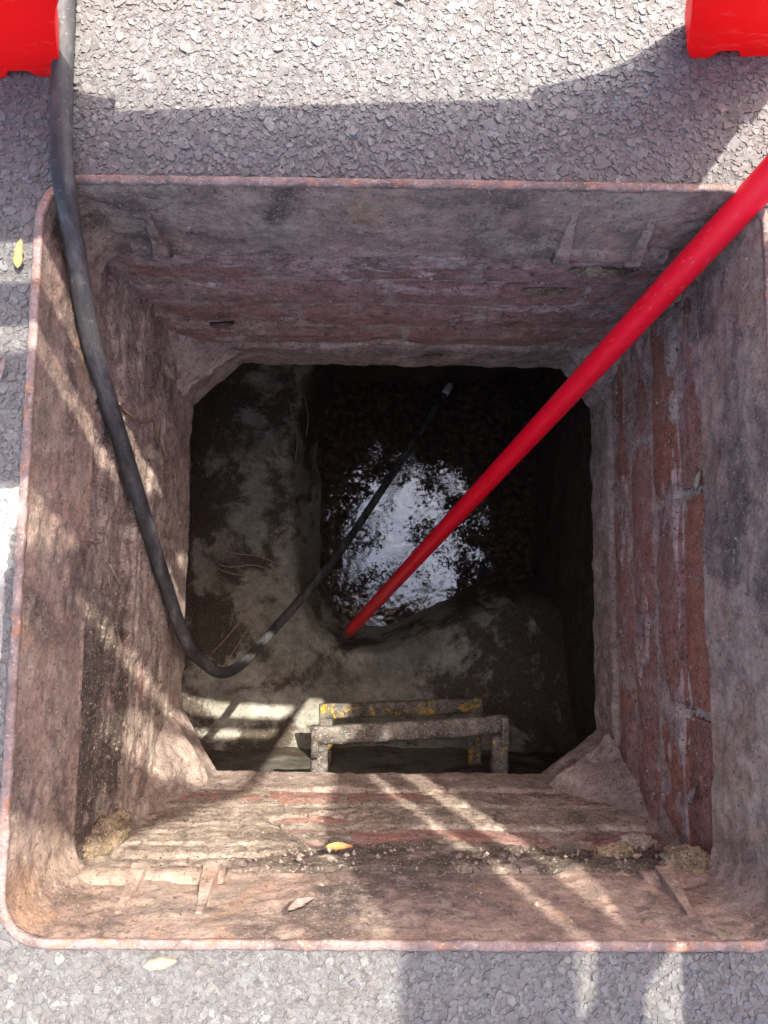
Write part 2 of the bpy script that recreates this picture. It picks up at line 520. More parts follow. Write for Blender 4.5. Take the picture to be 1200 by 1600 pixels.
M_LEAF_ORA = mat_plain('orange_leaf', (0.36, 0.15, 0.03), (0.48, 0.30, 0.12), 160, 0.7)
M_LEAF_BRN = mat_plain('brown_leaf', (0.05, 0.035, 0.028), (0.12, 0.085, 0.065), 160, 0.75)
M_LEAF_PNK = mat_plain('faded_leaf', (0.14, 0.105, 0.085), (0.26, 0.20, 0.165), 160, 0.75)
M_ROOT = mat_plain('pale_root', (0.24, 0.18, 0.11), (0.40, 0.32, 0.20), 200, 0.8)
M_TWIG = mat_plain('brown_twig', (0.09, 0.055, 0.035), (0.20, 0.13, 0.085), 200, 0.85)

# ------------------------------------------------------------------ the road
HALF = 0.3085                      # half-width of the hole the frame fills
def road_sheet():
    g = [-1200, -60, -4, -0.82, -HALF, HALF, 0.82, 4, 60, 1200]
    n = len(g)
    V = [(x, y, 0.0) for x in g for y in g]
    F = []
    for i in range(n - 1):
        for j in range(n - 1):
            if g[i] == -HALF and g[j] == -HALF: continue
            F.append((i * n + j, (i + 1) * n + j, (i + 1) * n + j + 1, i * n + j + 1))
    # a short face down the cut edge
    b = len(V)
    V += [(-HALF, -HALF, -0.10), (HALF, -HALF, -0.10), (HALF, HALF, -0.10), (-HALF, HALF, -0.10)]
    i0, i1 = 4, 5
    top = [i0 * n + i0, i1 * n + i0, i1 * n + i1, i0 * n + i1]
    for k in range(4):
        k2 = (k + 1) % 4
        F.append((top[k], top[k2], b + k2, b + k))
    # the sheet follows the rounded corners of the frame
    r = 0.032 + 0.0085
    for q in range(4):
        a = q * math.pi / 2
        ca, sa = math.cos(a), math.sin(a)
        loc = [(HALF, HALF)] + [(HALF - r + r * math.cos(b), HALF - r + r * math.sin(b)) for b in np.linspace(0, math.pi / 2, 10)]
        b0 = len(V)
        V += [(x * ca - y * sa, x * sa + y * ca, -0.0005) for x, y in loc]
        F += [(b0, b0 + k + 1, b0 + k) for k in range(1, 10)]
    return add_mesh('road', V, F, M_ROAD, smooth=False)
road = props(road_sheet(), 'grey worn asphalt road around the open manhole', 'road', kind='structure')

def chippings():
    EXT = 0.62
    # stones of several sizes, dropped one size class after another
    classes = [(0.0058, 0.0086, 1900), (0.0042, 0.0062, 15000), (0.0027, 0.0044, 45000), (0.0014, 0.0027, 62000)]
    Vs, Fs, Ts = [], [], []
    base = 0
    for r0, r1, cnt in classes:
        pts = rng.uniform(-EXT, EXT, (cnt * 2, 2))
        lim = HALF + 0.001
        inside = (np.abs(pts[:, 0]) < lim + r0 * 0.45) & (np.abs(pts[:, 1]) < lim + r0 * 0.45)
        qx, qy = np.abs(pts[:, 0]), np.abs(pts[:, 1])
        rc = 0.0405
        corner = (qx > HALF - rc) & (qy > HALF - rc) & (np.hypot(qx - (HALF - rc), qy - (HALF - rc)) > rc + r0 * 0.45)
        pts = pts[~inside | corner][:cnt]
        far = np.abs(pts).max(1)
        pts = pts[rng.uniform(0, 1, len(pts)) > sstep(0.42, 0.62, far) ** 1.5]
        n = len(pts)
        k = 6
        ang = (np.arange(k)[None, :] + rng.uniform(-0.33, 0.33, (n, k))) * (2 * np.pi / k) + rng.uniform(0, 6.28, (n, 1))
        rad = rng.uniform(r0, r1, (n, 1)) * rng.uniform(0.66, 1.12, (n, k))
        asp = rng.uniform(0.55, 1.0, (n, 1)); rot = rng.uniform(0, np.pi, (n, 1))
        lx, ly = rad * np.cos(ang), rad * np.sin(ang) * asp
        c, s = np.cos(rot), np.sin(rot)
        px, py = lx * c - ly * s, lx * s + ly * c
        rm = rad.mean(1, keepdims=True)
        tx, ty = rng.normal(0, 0.13, (n, 1)), rng.normal(0, 0.13, (n, 1))
        zc = rng.uniform(-0.0002, 0.0009, (n, 1)) + rm * 0.05
        th = rng.uniform(0.70, 0.9, (n, 1))
        top = np.stack([px * th, py * th, zc + tx * px * th + ty * py * th + rng.normal(0, 0.00022, (n, k))], 2)
        mid = np.stack([px, py, np.full_like(px, -0.0022) + 0 * zc], 2)
        ctr = np.stack([px.mean(1), py.mean(1), zc[:, 0] + rm[:, 0] * 0.03], 1)[:, None, :]
        V = np.concatenate([top, mid, ctr], 1)
        V[:, :, 0] += pts[:, :1]; V[:, :, 1] += pts[:, 1:]
        nv = 2 * k + 1
        f = []
        for a in range(k):
            b2 = (a + 1) % k
            f += [(2 * k, a, b2)]
            f += [(a, k + a, k + b2), (a, k + b2, b2)]
        f = np.array(f)
        F = (f[None] + (np.arange(n) * nv)[:, None, None]).reshape(-1, 3) + base
        base += n * nv
        Vs.append(V.reshape(-1, 3)); Fs.append(F)
        Ts.append(np.repeat(np.clip(rng.beta(3.2, 3.0, n), 0, 1), nv))
    V, F, T = np.concatenate(Vs), np.concatenate(Fs), np.concatenate(Ts)
    o = big_mesh('surface_chippings', V, F, M_CHIP, road, smooth=False)
    at = o.data.attributes.new('tone', 'FLOAT', 'POINT')
    at.data.foreach_set('value', T.astype(np.float32))
    o['kind'] = 'stuff'
    return o
chippings()

# ------------------------------------------------------------------ cast iron frame
frame = empty('manhole_frame', (0, 0, 0), label='square rusty cast iron manhole frame set in the asphalt', category='manhole frame')
W = 0.30
def ring_path(r=0.032, step=0.004, arc=12):
    P, N = [], []
    for q in range(4):
        a = q * math.pi / 2
        ca, sa = math.cos(a), math.sin(a)
        m = int((2 * W - 2 * r) / step)
        loc = [(W, -W + r + (2 * W - 2 * r) * k / m, 1, 0) for k in range(m)]
        for k in range(arc):
            b = (math.pi / 2) * k / arc
            loc.append((W - r + r * math.cos(b), W - r + r * math.sin(b), math.cos(b), math.sin(b)))
        for x, y, nx, ny in loc:
            P.append((x * ca - y * sa, x * sa + y * ca)); N.append((nx * ca - ny * sa, nx * sa + ny * ca))
    return np.array(P), np.array(N)
RP, RN = ring_path()
def ring_sheet(name, prof, material, parent, disp=None):
    prof = np.array(prof)      # (outward offset, z)
    nu, nv = len(RP), len(prof)
    XY = RP[:, None, :] + RN[:, None, :] * prof[None, :, :1]
    V = np.concatenate([XY, np.broadcast_to(prof[None, :, 1:], (nu, nv, 1))], 2).reshape(-1, 3)
    if disp is not None:
        h = disp(V)
        Nn = np.repeat(RN, nv, 0)
        V[:, :2] -= Nn * h[:, None]
    return big_mesh(name, V, grid_faces(nu, nv, True), material, parent)

ring_sheet('rim', [(0.0022, -0.004), (0.0006, 0.0008), (0.0008, 0.0032), (0.0022, 0.0040), (0.0062, 0.0040), (0.0077, 0.0030), (0.0082, 0.0), (0.0082, -0.03)],
           M_RIM, frame, lambda V: (fbm(V, 90, 4, 3) - 0.5) * 0.0022)
def skirt_disp(V):
    cake = sstep(0.50, 0.62, fbm(V, 16, 5, 5)) * 0.0028
    grit = (fbm(V, 130, 4, 9) - 0.5) * 0.0034
    low = sstep(-0.03, -0.11, V[:, 2])
    return (cake * (0.4 + 0.6 * low) + grit) * sstep(0.0, -0.012, V[:, 2])
zs = np.linspace(0.0005, -0.112, 40)
prof = [(0.0016 - 0.0048 * i / 39, z) for i, z in enumerate(zs)] + [(-0.0045, -0.1145), (-0.003, -0.1175), (0.02, -0.1185), (0.09, -0.119)]
ring_sheet('side_wall', prof, M_IRON, frame, skirt_disp)

def rib(x, side):
    """cast gusset on the wall Y = side * W, thin at the top, standing out at the foot"""
    w = 0.0065
    V = []
    zt, zb = -0.040, -0.109
    n = 7
    for i in range(n):
        t = i / (n - 1)
        z = zt + (zb - zt) * t
        out = 0.002 + 0.013 * t
        ww = w * (0.45 + 0.95 * t)
        sk = 0.004 * t * (1 if x > 0 else -1)
        for dx, dy in ((-ww, -0.004), (-ww * 0.85, out), (ww * 0.85, out), (ww, -0.004)):
            j = random.uniform(-0.0006, 0.0006)
            V.append((x + dx + sk + j, side * (W - dy + j), z))
    F = []
    for i in range(n - 1):
        for k in range(3):
            a = i * 4 + k
            F.append((a, a + 1, a + 5, a + 4) if side < 0 else (a, a + 4, a + 5, a + 1))
    F.append((0, 1, 2, 3)); F.append(tuple((n - 1) * 4 + k for k in (3, 2, 1, 0)))
    return add_mesh('rib', V, F, M_RIB, frame, smooth=False)
for x, sgn in ((-0.230, 1), (0.154, 1), (0.226, 1), (-0.228, -1), (-0.163, -1), (0.240, -1)):
    rib(x, sgn)
def lug(x0, x1, side):
    nx = 22
    prof = [(-0.003, -0.090), (0.006, -0.096), (0.0095, -0.100), (0.0105, -0.112), (0.009, -0.116), (-0.003, -0.117)]
    V = []
    for i in range(nx):
        x = x0 + (x1 - x0) * i / (nx - 1)
        for dy, z in prof:
            V.append((x, side * (W - dy + random.uniform(-0.0009, 0.0009)), z + random.uniform(-0.0008, 0.0008)))
    F = [tuple(f) for f in grid_faces(nx, len(prof), flip=side > 0)]
    F += [tuple(range(len(prof))), tuple((nx - 1) * len(prof) + k for k in range(len(prof)))[::-1]]
    return add_mesh('seat_lug', V, F, M_IRON, frame)
lug(0.150, 0.262, 1); lug(-0.262, -0.226, 1); lug(-0.285, -0.155, -1); lug(0.222, 0.285, -1)

# ------------------------------------------------------------------ brick courses under the frame
shaft = empty('brick_shaft', (0, 0, -0.41), label='red brick shaft smeared with mortar beneath the iron frame', category='brickwork')
COURSES = [(-0.126, -0.187), (-0.194, -0.258), (-0.266, -0.332), (-0.340, -0.404)]
def brick_mesh(k, L, H, D=0.10):
    """front face towards -Y at y = 0, a shallow grid with worn arrises; 12 to 50 triangles"""
    nx, nz = 7, 3
    V = []
    for i in range(nx):
        for j in range(nz):
            u, v = i / (nx - 1), j / (nz - 1)
            edge = (0.0022 if i in (0, nx - 1) else 0) + (0.0026 if j in (0, nz - 1) else 0)
            V.append(((u - 0.5) * L, edge + random.uniform(-0.0011, 0.0011), (v - 0.5) * H + random.uniform(-0.0008, 0.0008)))
    F = [(i * nz + j, (i + 1) * nz + j, (i + 1) * nz + j + 1, i * nz + j + 1) for i in range(nx - 1) for j in range(nz - 1)]
    b = len(V)
    V += [(-L / 2, D, -H / 2), (L / 2, D, -H / 2), (L / 2, D, H / 2), (-L / 2, D, H / 2)]
    bot = [i * nz for i in range(nx)]; top = [i * nz + nz - 1 for i in range(nx)]
    F.append(tuple(bot[::-1]) + (b, b + 1)); F.append(tuple(top) + (b + 2, b + 3))
    F.append((0, 1, 2, b + 3, b)); F.append(((nx - 1) * nz + 2, (nx - 1) * nz + 1, (nx - 1) * nz, b + 1, b + 2))
    me = bpy.data.meshes.new('brick')
    me.from_pydata(V, [], F); me.materials.append(M_BRICK); me.update()
    return me
BM = {}
def brick(wall, u0, u1, z0, z1, back):
    L, H = round(u1 - u0, 3), round(z1 - z0, 3)
    key = (L, H, random.randrange(3))
    if key not in BM: BM[key] = brick_mesh(0, L, H)
    o = bpy.data.objects.new('brick', BM[key])
    col.objects.link(o); o.parent = shaft
    u, z = (u0 + u1) / 2, (z0 + z1) / 2
    clean = z0 > -0.2 and u0 < 0.0
    f, g = {'right': (0.2, 0.0) if clean else random.choice(((0.3, 0.1), (0.55, 0.25), (0.85, 0.4))), 'bottom': random.choice(((0.8, 0.35), (1.0, 0.5))),
            'top': random.choice(((1.0, 0.6), (1.0, 0.75))), 'left': (1.0, 0.7)}[wall]
    o.color = (f, g, 0, 1)
    off = W + back + random.uniform(-0.0022, 0.0022)
    loc, rz = {'top': ((u, off, z), 0), 'bottom': ((u, -off, z), math.pi),
               'right': ((off, u, z), -math.pi / 2), 'left': ((-off, u, z), math.pi / 2)}[wall]
    o.location = (loc[0], loc[1], loc[2] + 0.41)
    o.rotation_euler = (random.uniform(-0.008, 0.008), random.uniform(-0.006, 0.006), rz + random.uniform(-0.008, 0.008))
JOINTS = {'right': [[-0.158, 0.067], [-0.163, 0.062], [-0.068, 0.145], [-0.152, 0.073]],
          'left': [[-0.09, 0.135], [-0.20, 0.025, 0.24], [-0.10, 0.125], [-0.205, 0.02, 0.245]],
          'top': [[-0.14, 0.085], [-0.235, -0.01, 0.215], [-0.12, 0.105], [-0.21, 0.015, 0.24]],
          'bottom': [[-0.165, 0.06], [-0.05, 0.175], [-0.18, 0.045], [-0.06, 0.165]]}
for wall, rows in JOINTS.items():
    for c, (zt, zb) in enumerate(COURSES):
        cuts = [-0.305] + rows[c] + [0.305]
        back = {('right', 0): 0.0025, ('left', 0): 0.005, ('left', 1): 0.004, ('bottom', 0): 0.004}.get((wall, c), 0.0)
        for a, b in zip(cuts[:-1], cuts[1:]):
            brick(wall, a + 0.005, b - 0.005, zb, zt, back)

def wall_points(wall, u, z, h):
    """h = height in front of the plane W, towards the opening"""
    d = W - h
    return {'top': np.stack([u, d, z], 1), 'bottom': np.stack([-u, -d, z], 1),
            'right': np.stack([d, -u, z], 1), 'left': np.stack([-d, u, z], 1)}[wall]
def mortar_sheet(wall, cover, material, seed, extra=None, zr=(-0.119, -0.412)):
    nu, nv = 220, 150
    u, z = np.meshgrid(np.linspace(-0.312, 0.312, nu), np.linspace(zr[0], zr[1], nv), indexing='ij')
    u, z = u.ravel(), z.ravel()
    P = wall_points(wall, u, z, np.zeros_like(u)) + seed * 3.1
    n = fbm(P * np.array([1, 1, 2.2]), 9, 5, seed)
    fine = fbm(P, 140, 3, seed + 40) - 0.5
    mid = fbm(P, 48, 3, seed + 80) - 0.5
    patch = sstep(1 - cover - 0.05, 1 - cover + 0.05, n)
    ax = wall_axis(wall, u)
    jt = np.zeros_like(u)
    for zc in (-0.1905, -0.262, -0.336, -0.4085):
        jt = np.maximum(jt, sstep(0.0075, 0.0045, np.abs(z - zc + 0.0016 * (mid * 2))))
    for (zt_, zb_), row in zip(COURSES, JOINTS[wall]):
        for c_ in row:
            jt = np.maximum(jt, sstep(0.0075, 0.0045, np.abs(ax - c_)) * ((z < zt_) & (z > zb_)))
    h = -0.0030 + patch * 0.0044 + fine * 0.0024 * (0.5 + patch) + mid * 0.0018 - jt * patch * 0.0012
    if wall in ('top', 'bottom'): h = np.maximum(h, np.where(z > -0.150 + 0.02 * (n - 0.5), 0.0006 + fine * 0.0036 + mid * 0.004, -1))
    if extra is not None: h = h + extra(wall_axis(wall, u), z, patch, P)
    h = np.where(z > zr[0] - 0.001, -0.02, h)      # the coat turns back under the frame
    V = wall_points(wall, u, z, h)
    o = big_mesh('mortar', V, grid_faces(nu, nv), material, shaft)
    soil = np.zeros_like(u)
    if wall == 'bottom':
        soil = sstep(-0.235, -0.19, z) * sstep(-0.17, -0.07, ax) * sstep(0.34, 0.52, fbm(P, 22, 4, 141) + 0.10 * sstep(-0.2, -0.15, z))
    if wall == 'left':
        soil = sstep(-0.262, -0.238, z + 0.03 * (fbm(P, 14, 4, 77) - 0.5)) * sstep(0.02, -0.12, ax) * sstep(0.30, 0.50, fbm(P, 24, 4, 143))
    o.data.attributes.new('soil', 'FLOAT', 'POINT').data.foreach_set('value', soil.astype(np.float32))
    o.data.attributes.new('joint', 'FLOAT', 'POINT').data.foreach_set('value', jt.astype(np.float32))
    return o
def wall_axis(wall, u):
    return {'top': u, 'bottom': -u, 'right': -u, 'left': u}[wall]   # world X or Y along the wall
def left_extra(y, z, p, P):
    # the upper courses keep a rough render set back from the lower, thicker coat
    edge = z + 0.245 + 0.03 * (fbm(P, 14, 4, 77) - 0.5)
    return np.where(edge < 0, 0.0045 * sstep(0.0, -0.006, edge), 0.0006 + 0.0022 * (fbm(P, 60, 3, 33) - 0.5))
def bottom_extra(x, z, p, P):
    # dirt lying on the ledge under the frame and a thick mortar patch at the left
    ledge = sstep(-0.20, -0.135, z) * sstep(-0.20, -0.06, x) * 0.010 * (0.4 + fbm(P, 30, 4, 21))
    left = sstep(-0.04, -0.14, x) * sstep(-0.30, -0.17, z) * 0.005
    return ledge * 0.75 + left * 0.6
def right_extra(y, z, p, P):
    return -0.0085 * sstep(-0.198, -0.193, z) * sstep(0.16, 0.06, y)
def top_extra(x, z, p, P):
    band = sstep(0.16, 0.05, x) * sstep(-0.20, -0.15, z) * 0.006 * (0.5 + fbm(P, 25, 4, 51))
    return band * 0.5
def shift_world(o):
    o.location = (0, 0, 0.41)     # the shaft's origin sits at its foot
for o in (mortar_sheet('top', 0.42, M_MORT_T, 1, top_extra), mortar_sheet('bottom', 0.50, M_MORT, 2, bottom_extra),
          mortar_sheet('right', 0.36, M_MORT_T, 3, right_extra), mortar_sheet('left', 0.56, M_MORT_L, 4, left_extra)):
    shift_world(o)

# ------------------------------------------------------------------ concrete slab with the eight-sided opening
slab = empty('cover_slab', (0, 0, -0.50), label='concrete roof slab with chamfered corners around the dark opening', category='slab')
S = 0.2975
CH = {(-1, 1): (0.074, 0.062), (1, 1): (0.042, 0.062), (1, -1): (0.080, 0.062), (-1, -1): (0.052, 0.088)}   # cut along X, along Y
def oct_outline():
    pts = []
    for sx, sy in ((1, -1), (1, 1), (-1, 1), (-1, -1)):
        cx, cy = CH[(sx, sy)]
        a, b = (sx * S, sy * (S - cy)), (sx * (S - cx), sy * S)
        pts += [a, b] if (sx, sy) in ((1, 1), (-1, -1)) else [b, a]
    return pts
OCT = oct_outline()
def slab_lip():
    # dense outline, lip from the last course to the underside, broken edge
    P, Nn = [], []
    m = len(OCT)
    for i in range(m):
        a, b = np.array(OCT[i]), np.array(OCT[(i + 1) % m])
        L = np.linalg.norm(b - a); k = max(4, int(L / 0.004))
        nrm = np.array([(b - a)[1], -(b - a)[0]]) / L
        for j in range(k):
            P.append(a + (b - a) * j / k); Nn.append(nrm)
    P, Nn = np.array(P), np.array(Nn)
    zt = [(0.03, -0.408), (0.006, -0.409), (0.0015, -0.412)] + [(0.0, -0.412 - 0.085 * i / 22) for i in range(1, 22)] + [(0.002, -0.4985), (0.006, -0.501), (0.03, -0.502), (0.30, -0.503)]
    nu, nv = len(P), len(zt)
    V = np.zeros((nu, nv, 3))
    for j, (o_, z) in enumerate(zt):
        V[:, j, :2] = P + Nn * o_; V[:, j, 2] = z
    V = V.reshape(-1, 3)
    h = (fbm(V, 34, 5, 61) - 0.5) * 0.008 + (fbm(V, 150, 3, 62) - 0.5) * 0.003
    keep = np.tile(np.array([0, .5] + [1] * (nv - 4) + [.3, 0]), nu)
    V[:, :2] -= np.repeat(Nn, nv, 0) * (h * keep)[:, None]
    o = big_mesh('slab_edge', V, grid_faces(nu, nv, True), M_SLAB, slab)
    o.location = (0, 0, 0.50)
slab_lip()
def haunch(sx, sy, ztop):
    """sloping mortar fillet from the corner of the brickwork down to the cut corner of the slab"""
    cx, cy = CH[(sx, sy)]
    A = np.array([sx * (W + 0.004), sy * (W + 0.004), ztop])
    B = np.array([sx * (S - 0.001), sy * (S - cy - 0.006), -0.425])
    C = np.array([sx * (S - cx - 0.006), sy * (S - 0.001), -0.425])
    n = 34
    V, idx = [], {}
    for i in range(n + 1):
        for j in range(n + 1 - i):
            u, v = i / n, j / n
            idx[(i, j)] = len(V)
            V.append(A * (1 - u - v) + B * u + C * v)
    V = np.array(V)
    cen = np.array([-sx, -sy, 0.35]); cen /= np.linalg.norm(cen)
    uv = np.array([[i / n, j / n] for (i, j) in idx])
    bulge = 0.5 - np.abs(uv.sum(1) - 0.5)
    V += cen[None] * ((fbm(V, 40, 4, 71) - 0.45) * 0.012 - 0.012 * bulge + (fbm(V, 160, 3, 72) - .5) * 0.004)[:, None]
    F = []
    for i in range(n):
        for j in range(n - i):
            F.append((idx[(i, j)], idx[(i + 1, j)], idx[(i, j + 1)]))
            if i + j < n - 1: F.append((idx[(i + 1, j)], idx[(i + 1, j + 1)], idx[(i, j + 1)]))
    F = np.array(F)
    if sx * sy < 0: F = F[:, ::-1]
    o = big_mesh('corner_fillet', V, F, M_SLAB, slab)
    o.location = (0, 0, 0.50)
haunch(-1, 1, -0.345); haunch(1, 1, -0.30); haunch(1, -1, -0.27); haunch(-1, -1, -0.235)

# ------------------------------------------------------------------ chamber below
XL, XR, YB, YT = -0.46, 0.41, -0.388, 0.53
chamber = empty('inspection_chamber', (0, 0, -1.5), label='dark concrete inspection chamber with sloping benching below the opening', category='chamber')
def chamber_wall(p0, p1, seed):
    L = math.hypot(p1[0] - p0[0], p1[1] - p0[1])
    nu, nv = int(L / 0.012), 92
    s, z = np.meshgrid(np.linspace(0, 1, nu), np.linspace(-0.49, -1.56, nv), indexing='ij')
    s, z = s.ravel(), z.ravel()
    V = np.stack([p0[0] + (p1[0] - p0[0]) * s, p0[1] + (p1[1] - p0[1]) * s, z], 1)
    nrm = np.array([-(p1[1] - p0[1]), p1[0] - p0[0], 0]) / L
    V += nrm[None] * ((fbm(V, 9, 5, seed) - 0.5) * 0.02 + (fbm(V, 60, 3, seed + 5) - 0.5) * 0.006)[:, None]
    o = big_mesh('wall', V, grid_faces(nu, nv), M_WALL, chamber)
    o.location = (0, 0, 1.5)
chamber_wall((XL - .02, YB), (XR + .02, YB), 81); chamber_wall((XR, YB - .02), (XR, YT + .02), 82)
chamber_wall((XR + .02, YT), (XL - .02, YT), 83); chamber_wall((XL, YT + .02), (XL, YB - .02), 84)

SUMP = np.array([(-0.168, 0.60), (-0.205, 0.40), (-0.214, 0.31), (-0.207, 0.10), (-0.194, -0.05), (-0.155, -0.125), (-0.094, -0.168),
                 (-0.01, -0.180), (0.065, -0.169), (0.166, -0.108), (0.32, -0.055), (0.60, 0.0), (0.60, 0.60)])
def sump_sd(x, y):
    """signed distance, negative inside the sump"""
    p = np.stack([x, y], 1)
    d = np.full(len(p), 1e9); inside = np.zeros(len(p), bool)
    m = len(SUMP)
    for i in range(m):
        a, b = SUMP[i], SUMP[(i + 1) % m]
        e = b - a; w = p - a
        t = np.clip((w @ e) / (e @ e), 0, 1)
        d = np.minimum(d, np.linalg.norm(w - t[:, None] * e, axis=1))
        c = ((a[1] > y) != (b[1] > y)) & (x < (b[0] - a[0]) * (y - a[1]) / (b[1] - a[1] + 1e-12) + a[0])
        inside ^= c
    return np.where(inside, -d, d)
def benching():
    nx, ny = 200, 190
    x, y = np.meshgrid(np.linspace(XL - 0.015, XR + 0.015, nx), np.linspace(YB - 0.015, YT + 0.015, ny), indexing='ij')
    x, y = x.ravel(), y.ravel()
    P = np.stack([x, y, np.zeros_like(x)], 1)
    wob = (fbm(P, 6, 3, 91) - 0.5) * 0.05
    sd = sump_sd(x, y) + wob
    z = -1.262 + np.clip(sd, 0, None) * 0.42
    dw = np.minimum(np.minimum(x - XL, XR - x), np.minimum(y - YB, YT - y))
    z = z + np.clip(0.10 - dw, 0, None) ** 2 * 9 * sstep(-0.03, 0.05, sd)
    z = z - sstep(0.025, -0.075, sd) * 0.27
    z = z + (fbm(P, 11, 4, 92) - 0.5) * 0.025 + (fbm(P, 70, 4, 93) - 0.5) * 0.006
    V = np.stack([x, y, z], 1)
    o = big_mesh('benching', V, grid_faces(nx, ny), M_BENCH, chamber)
    o.location = (0, 0, 1.5)
benching()

def sludge():
    nx, ny = 170, 170
    x, y = np.meshgrid(np.linspace(-0.26, XR + 0.01, nx), np.linspace(-0.23, YT + 0.01, ny), indexing='ij')
    x, y = x.ravel(), y.ravel()
    P = np.stack([x, y, np.zeros_like(x)], 1)
    z = -1.425 + (fbm(P, 5, 2, 103) - 0.5) * 0.003 + (fbm(P, 80, 3, 102) - 0.5) * 0.0007
    z = z + 0.050 * (x - 0.07) + 0.068 * (y - 0.15)
    V = np.stack([x, y, z], 1)
    o = big_mesh('water', V, grid_faces(nx, ny), M_SLUDGE)
    props(o, 'black wet sludge mirroring the sky at the bottom of the chamber', 'water', kind='structure')
sludge()

# ------------------------------------------------------------------ step irons
def step_iron(z, xl, xr, y0l, y0r, label, material):
    root = empty('step_iron', ((xl + xr) / 2, YB, z), label=label, category='step iron', group='step irons up the near wall')
    org = root.location
    def P(p): return Vector(p) - org
    r = 0.0150
    rs = random.Random(int(-z * 100))
    def bar(name, a, b, n, rr):
        a, b = P(a), P(b)
        pts = [a.lerp(b, i / n) + Vector((0, rs.uniform(-1, 1), rs.uniform(-1, 1))) * 0.0007 for i in range(n + 1)]
        tube(name, pts, [rr * rs.uniform(0.92, 1.06) for _ in pts], material, root, 20, squash=0.72, up=(0, 0, 1), sq=0.58)
    bar('tread', (xl, y0l, z), (xr, y0r, z), 26, r)
    for x, y in ((xl + 0.0135, y0l - 0.012), (xr - 0.0135, y0r - 0.012)):
        bar('leg', (x, y, z - 0.001), (x, YB - 0.03, z - 0.008), 12, r * 0.92)
    for x, y in ((xl + 0.007, y0l), (xr - 0.007, y0r)):
        bar('end_stop', (x, y + 0.012, z + 0.012), (x, y - 0.03, z + 0.012), 5, r * 0.42)
step_iron(-0.62, -0.122, 0.193, -0.272, -0.252, 'upper step iron, corroded grey-brown, just below the opening', M_STEP)
step_iron(-0.92, -0.131, 0.193, -0.284, -0.268, 'lower step iron flecked with yellow paint, behind the upper step', M_STEP_B)

# ------------------------------------------------------------------ black hose and red pole
hose = empty('black_hose', (-0.289, 0.46, 0), label='scuffed black rubber hose hanging over the frame into the pit', category='hose')
HP = [(-0.292, 0.86, 0.012), (-0.293, 0.62, 0.012), (-0.289, 0.47, 0.012), (-0.287, 0.38, 0.013), (-0.283, 0.318, 0.015), (-0.2825, 0.297, 0.010),
      (-0.284, 0.277, -0.008), (-0.2855, 0.25, -0.030), (-0.287, 0.196, -0.070), (-0.287, 0.150, -0.121), (-0.287, 0.074, -0.215), (-0.284, -0.023, -0.325),
      (-0.278, -0.107, -0.42), (-0.272, -0.147, -0.51), (-0.258, -0.170, -0.585), (-0.240, -0.160, -0.68), (-0.207, -0.111, -0.80), (-0.159, -0.046, -0.90),
      (-0.088, 0.058, -1.02), (-0.004, 0.200, -1.13), (0.091, 0.358, -1.22), (0.155, 0.467, -1.268)]
hp = smooth_path([Vector(p) - hose.location for p in HP], 9)
tube('hose_body', hp, 0.0088, M_RUBBER, hose, 14)
d = (hp[-1] - hp[-2]).normalized()
tube('hose_end', [hp[-1] - d * 0.012, hp[-1], hp[-1] + d * 0.02, hp[-1] + d * 0.028], [0.0095, 0.0098, 0.0095, 0.006], M_STEEL, hose, 12)

pole = empty('red_pole', (-0.094, -0.158, -1.30), label='long glossy red pole leaning diagonally across the pit', category='pole')
PA, PB = Vector((-0.0885, -0.148, -1.235)), Vector((0.297, 0.302, 0.019))
pd = (PB - PA).normalized()
org = pole.location
ln = (PB - PA).length
pts = [PA - org + pd * (ln * t) for t in np.linspace(0, 1.62, 40)]
tube('shaft', pts, 0.0137, M_POLE, pole, 24)
tube('ferrule', [PA - org - pd * 0.075, PA - org - pd * 0.07, PA - org - pd * 0.002, PA - org + pd * 0.004], [0.009, 0.0115, 0.0125, 0.0142], M_GREYPL, pole, 16)

# ------------------------------------------------------------------ red barriers standing round the hole
def leg_outline(x0, x1, inner, hb, top, slope):
    """foot with chamfered corners and a small notch; the inner edge flares into the panel. inner = +1 when the panel lies towards +X"""
    w = x1 - x0
    base = [(0.0, 0.010), (0.004, 0.0), (w - 0.050, 0.0), (w - 0.044, 0.008), (w - 0.028, 0.008), (w - 0.022, 0.0), (w - 0.007, 0.0), (w, 0.009)]
    flare = []
    for k in range(1, 11):
        t = k / 10
        z = 0.009 + (hb - 0.009) * t
        flare.append((w + slope * t + 0.05 * t ** 6, z))
    pts = base + flare + [(w + slope + 0.05, top), (0.0, top)]
    if inner > 0: return [(x0 + a, z) for a, z in pts]
    return [(x1 - a, z) for a, z in pts][::-1]

def barrier(loc, rz, width, slots, head, label, lws=(0.109, 0.102), hb=0.115):
    """one moulded panel on two feet; head = outline of the top from right to left"""
    root = empty('barrier', loc, label=label, category='barrier')
    root.rotation_euler = (0, 0, rz)
    x0, x1 = -width / 2, width / 2
    joint = hb + 0.012
    for sgn, lw in zip((1, -1), lws):
        a, b = (x0, x0 + lw) if sgn > 0 else (x1 - lw, x1)
        prism_xz('leg', leg_outline(a, b, sgn, hb, joint, 0.036), [], -0.017, 0.017, M_PLASTIC, root, 0.0015)
    holes = [round_rect(a, b, z0, z1, min(0.012, (z1 - z0) * 0.45, (b - a) * 0.45))[::-1] for a, b, z0, z1 in slots]
    outer = [(x0, hb + 0.0005), (x1, hb + 0.0005)] + head
    prism_xz('panel', outer, holes, -0.007, 0.007, M_PLASTIC, root, 0.002)
    return root
FW = 0.742
h = FW / 2
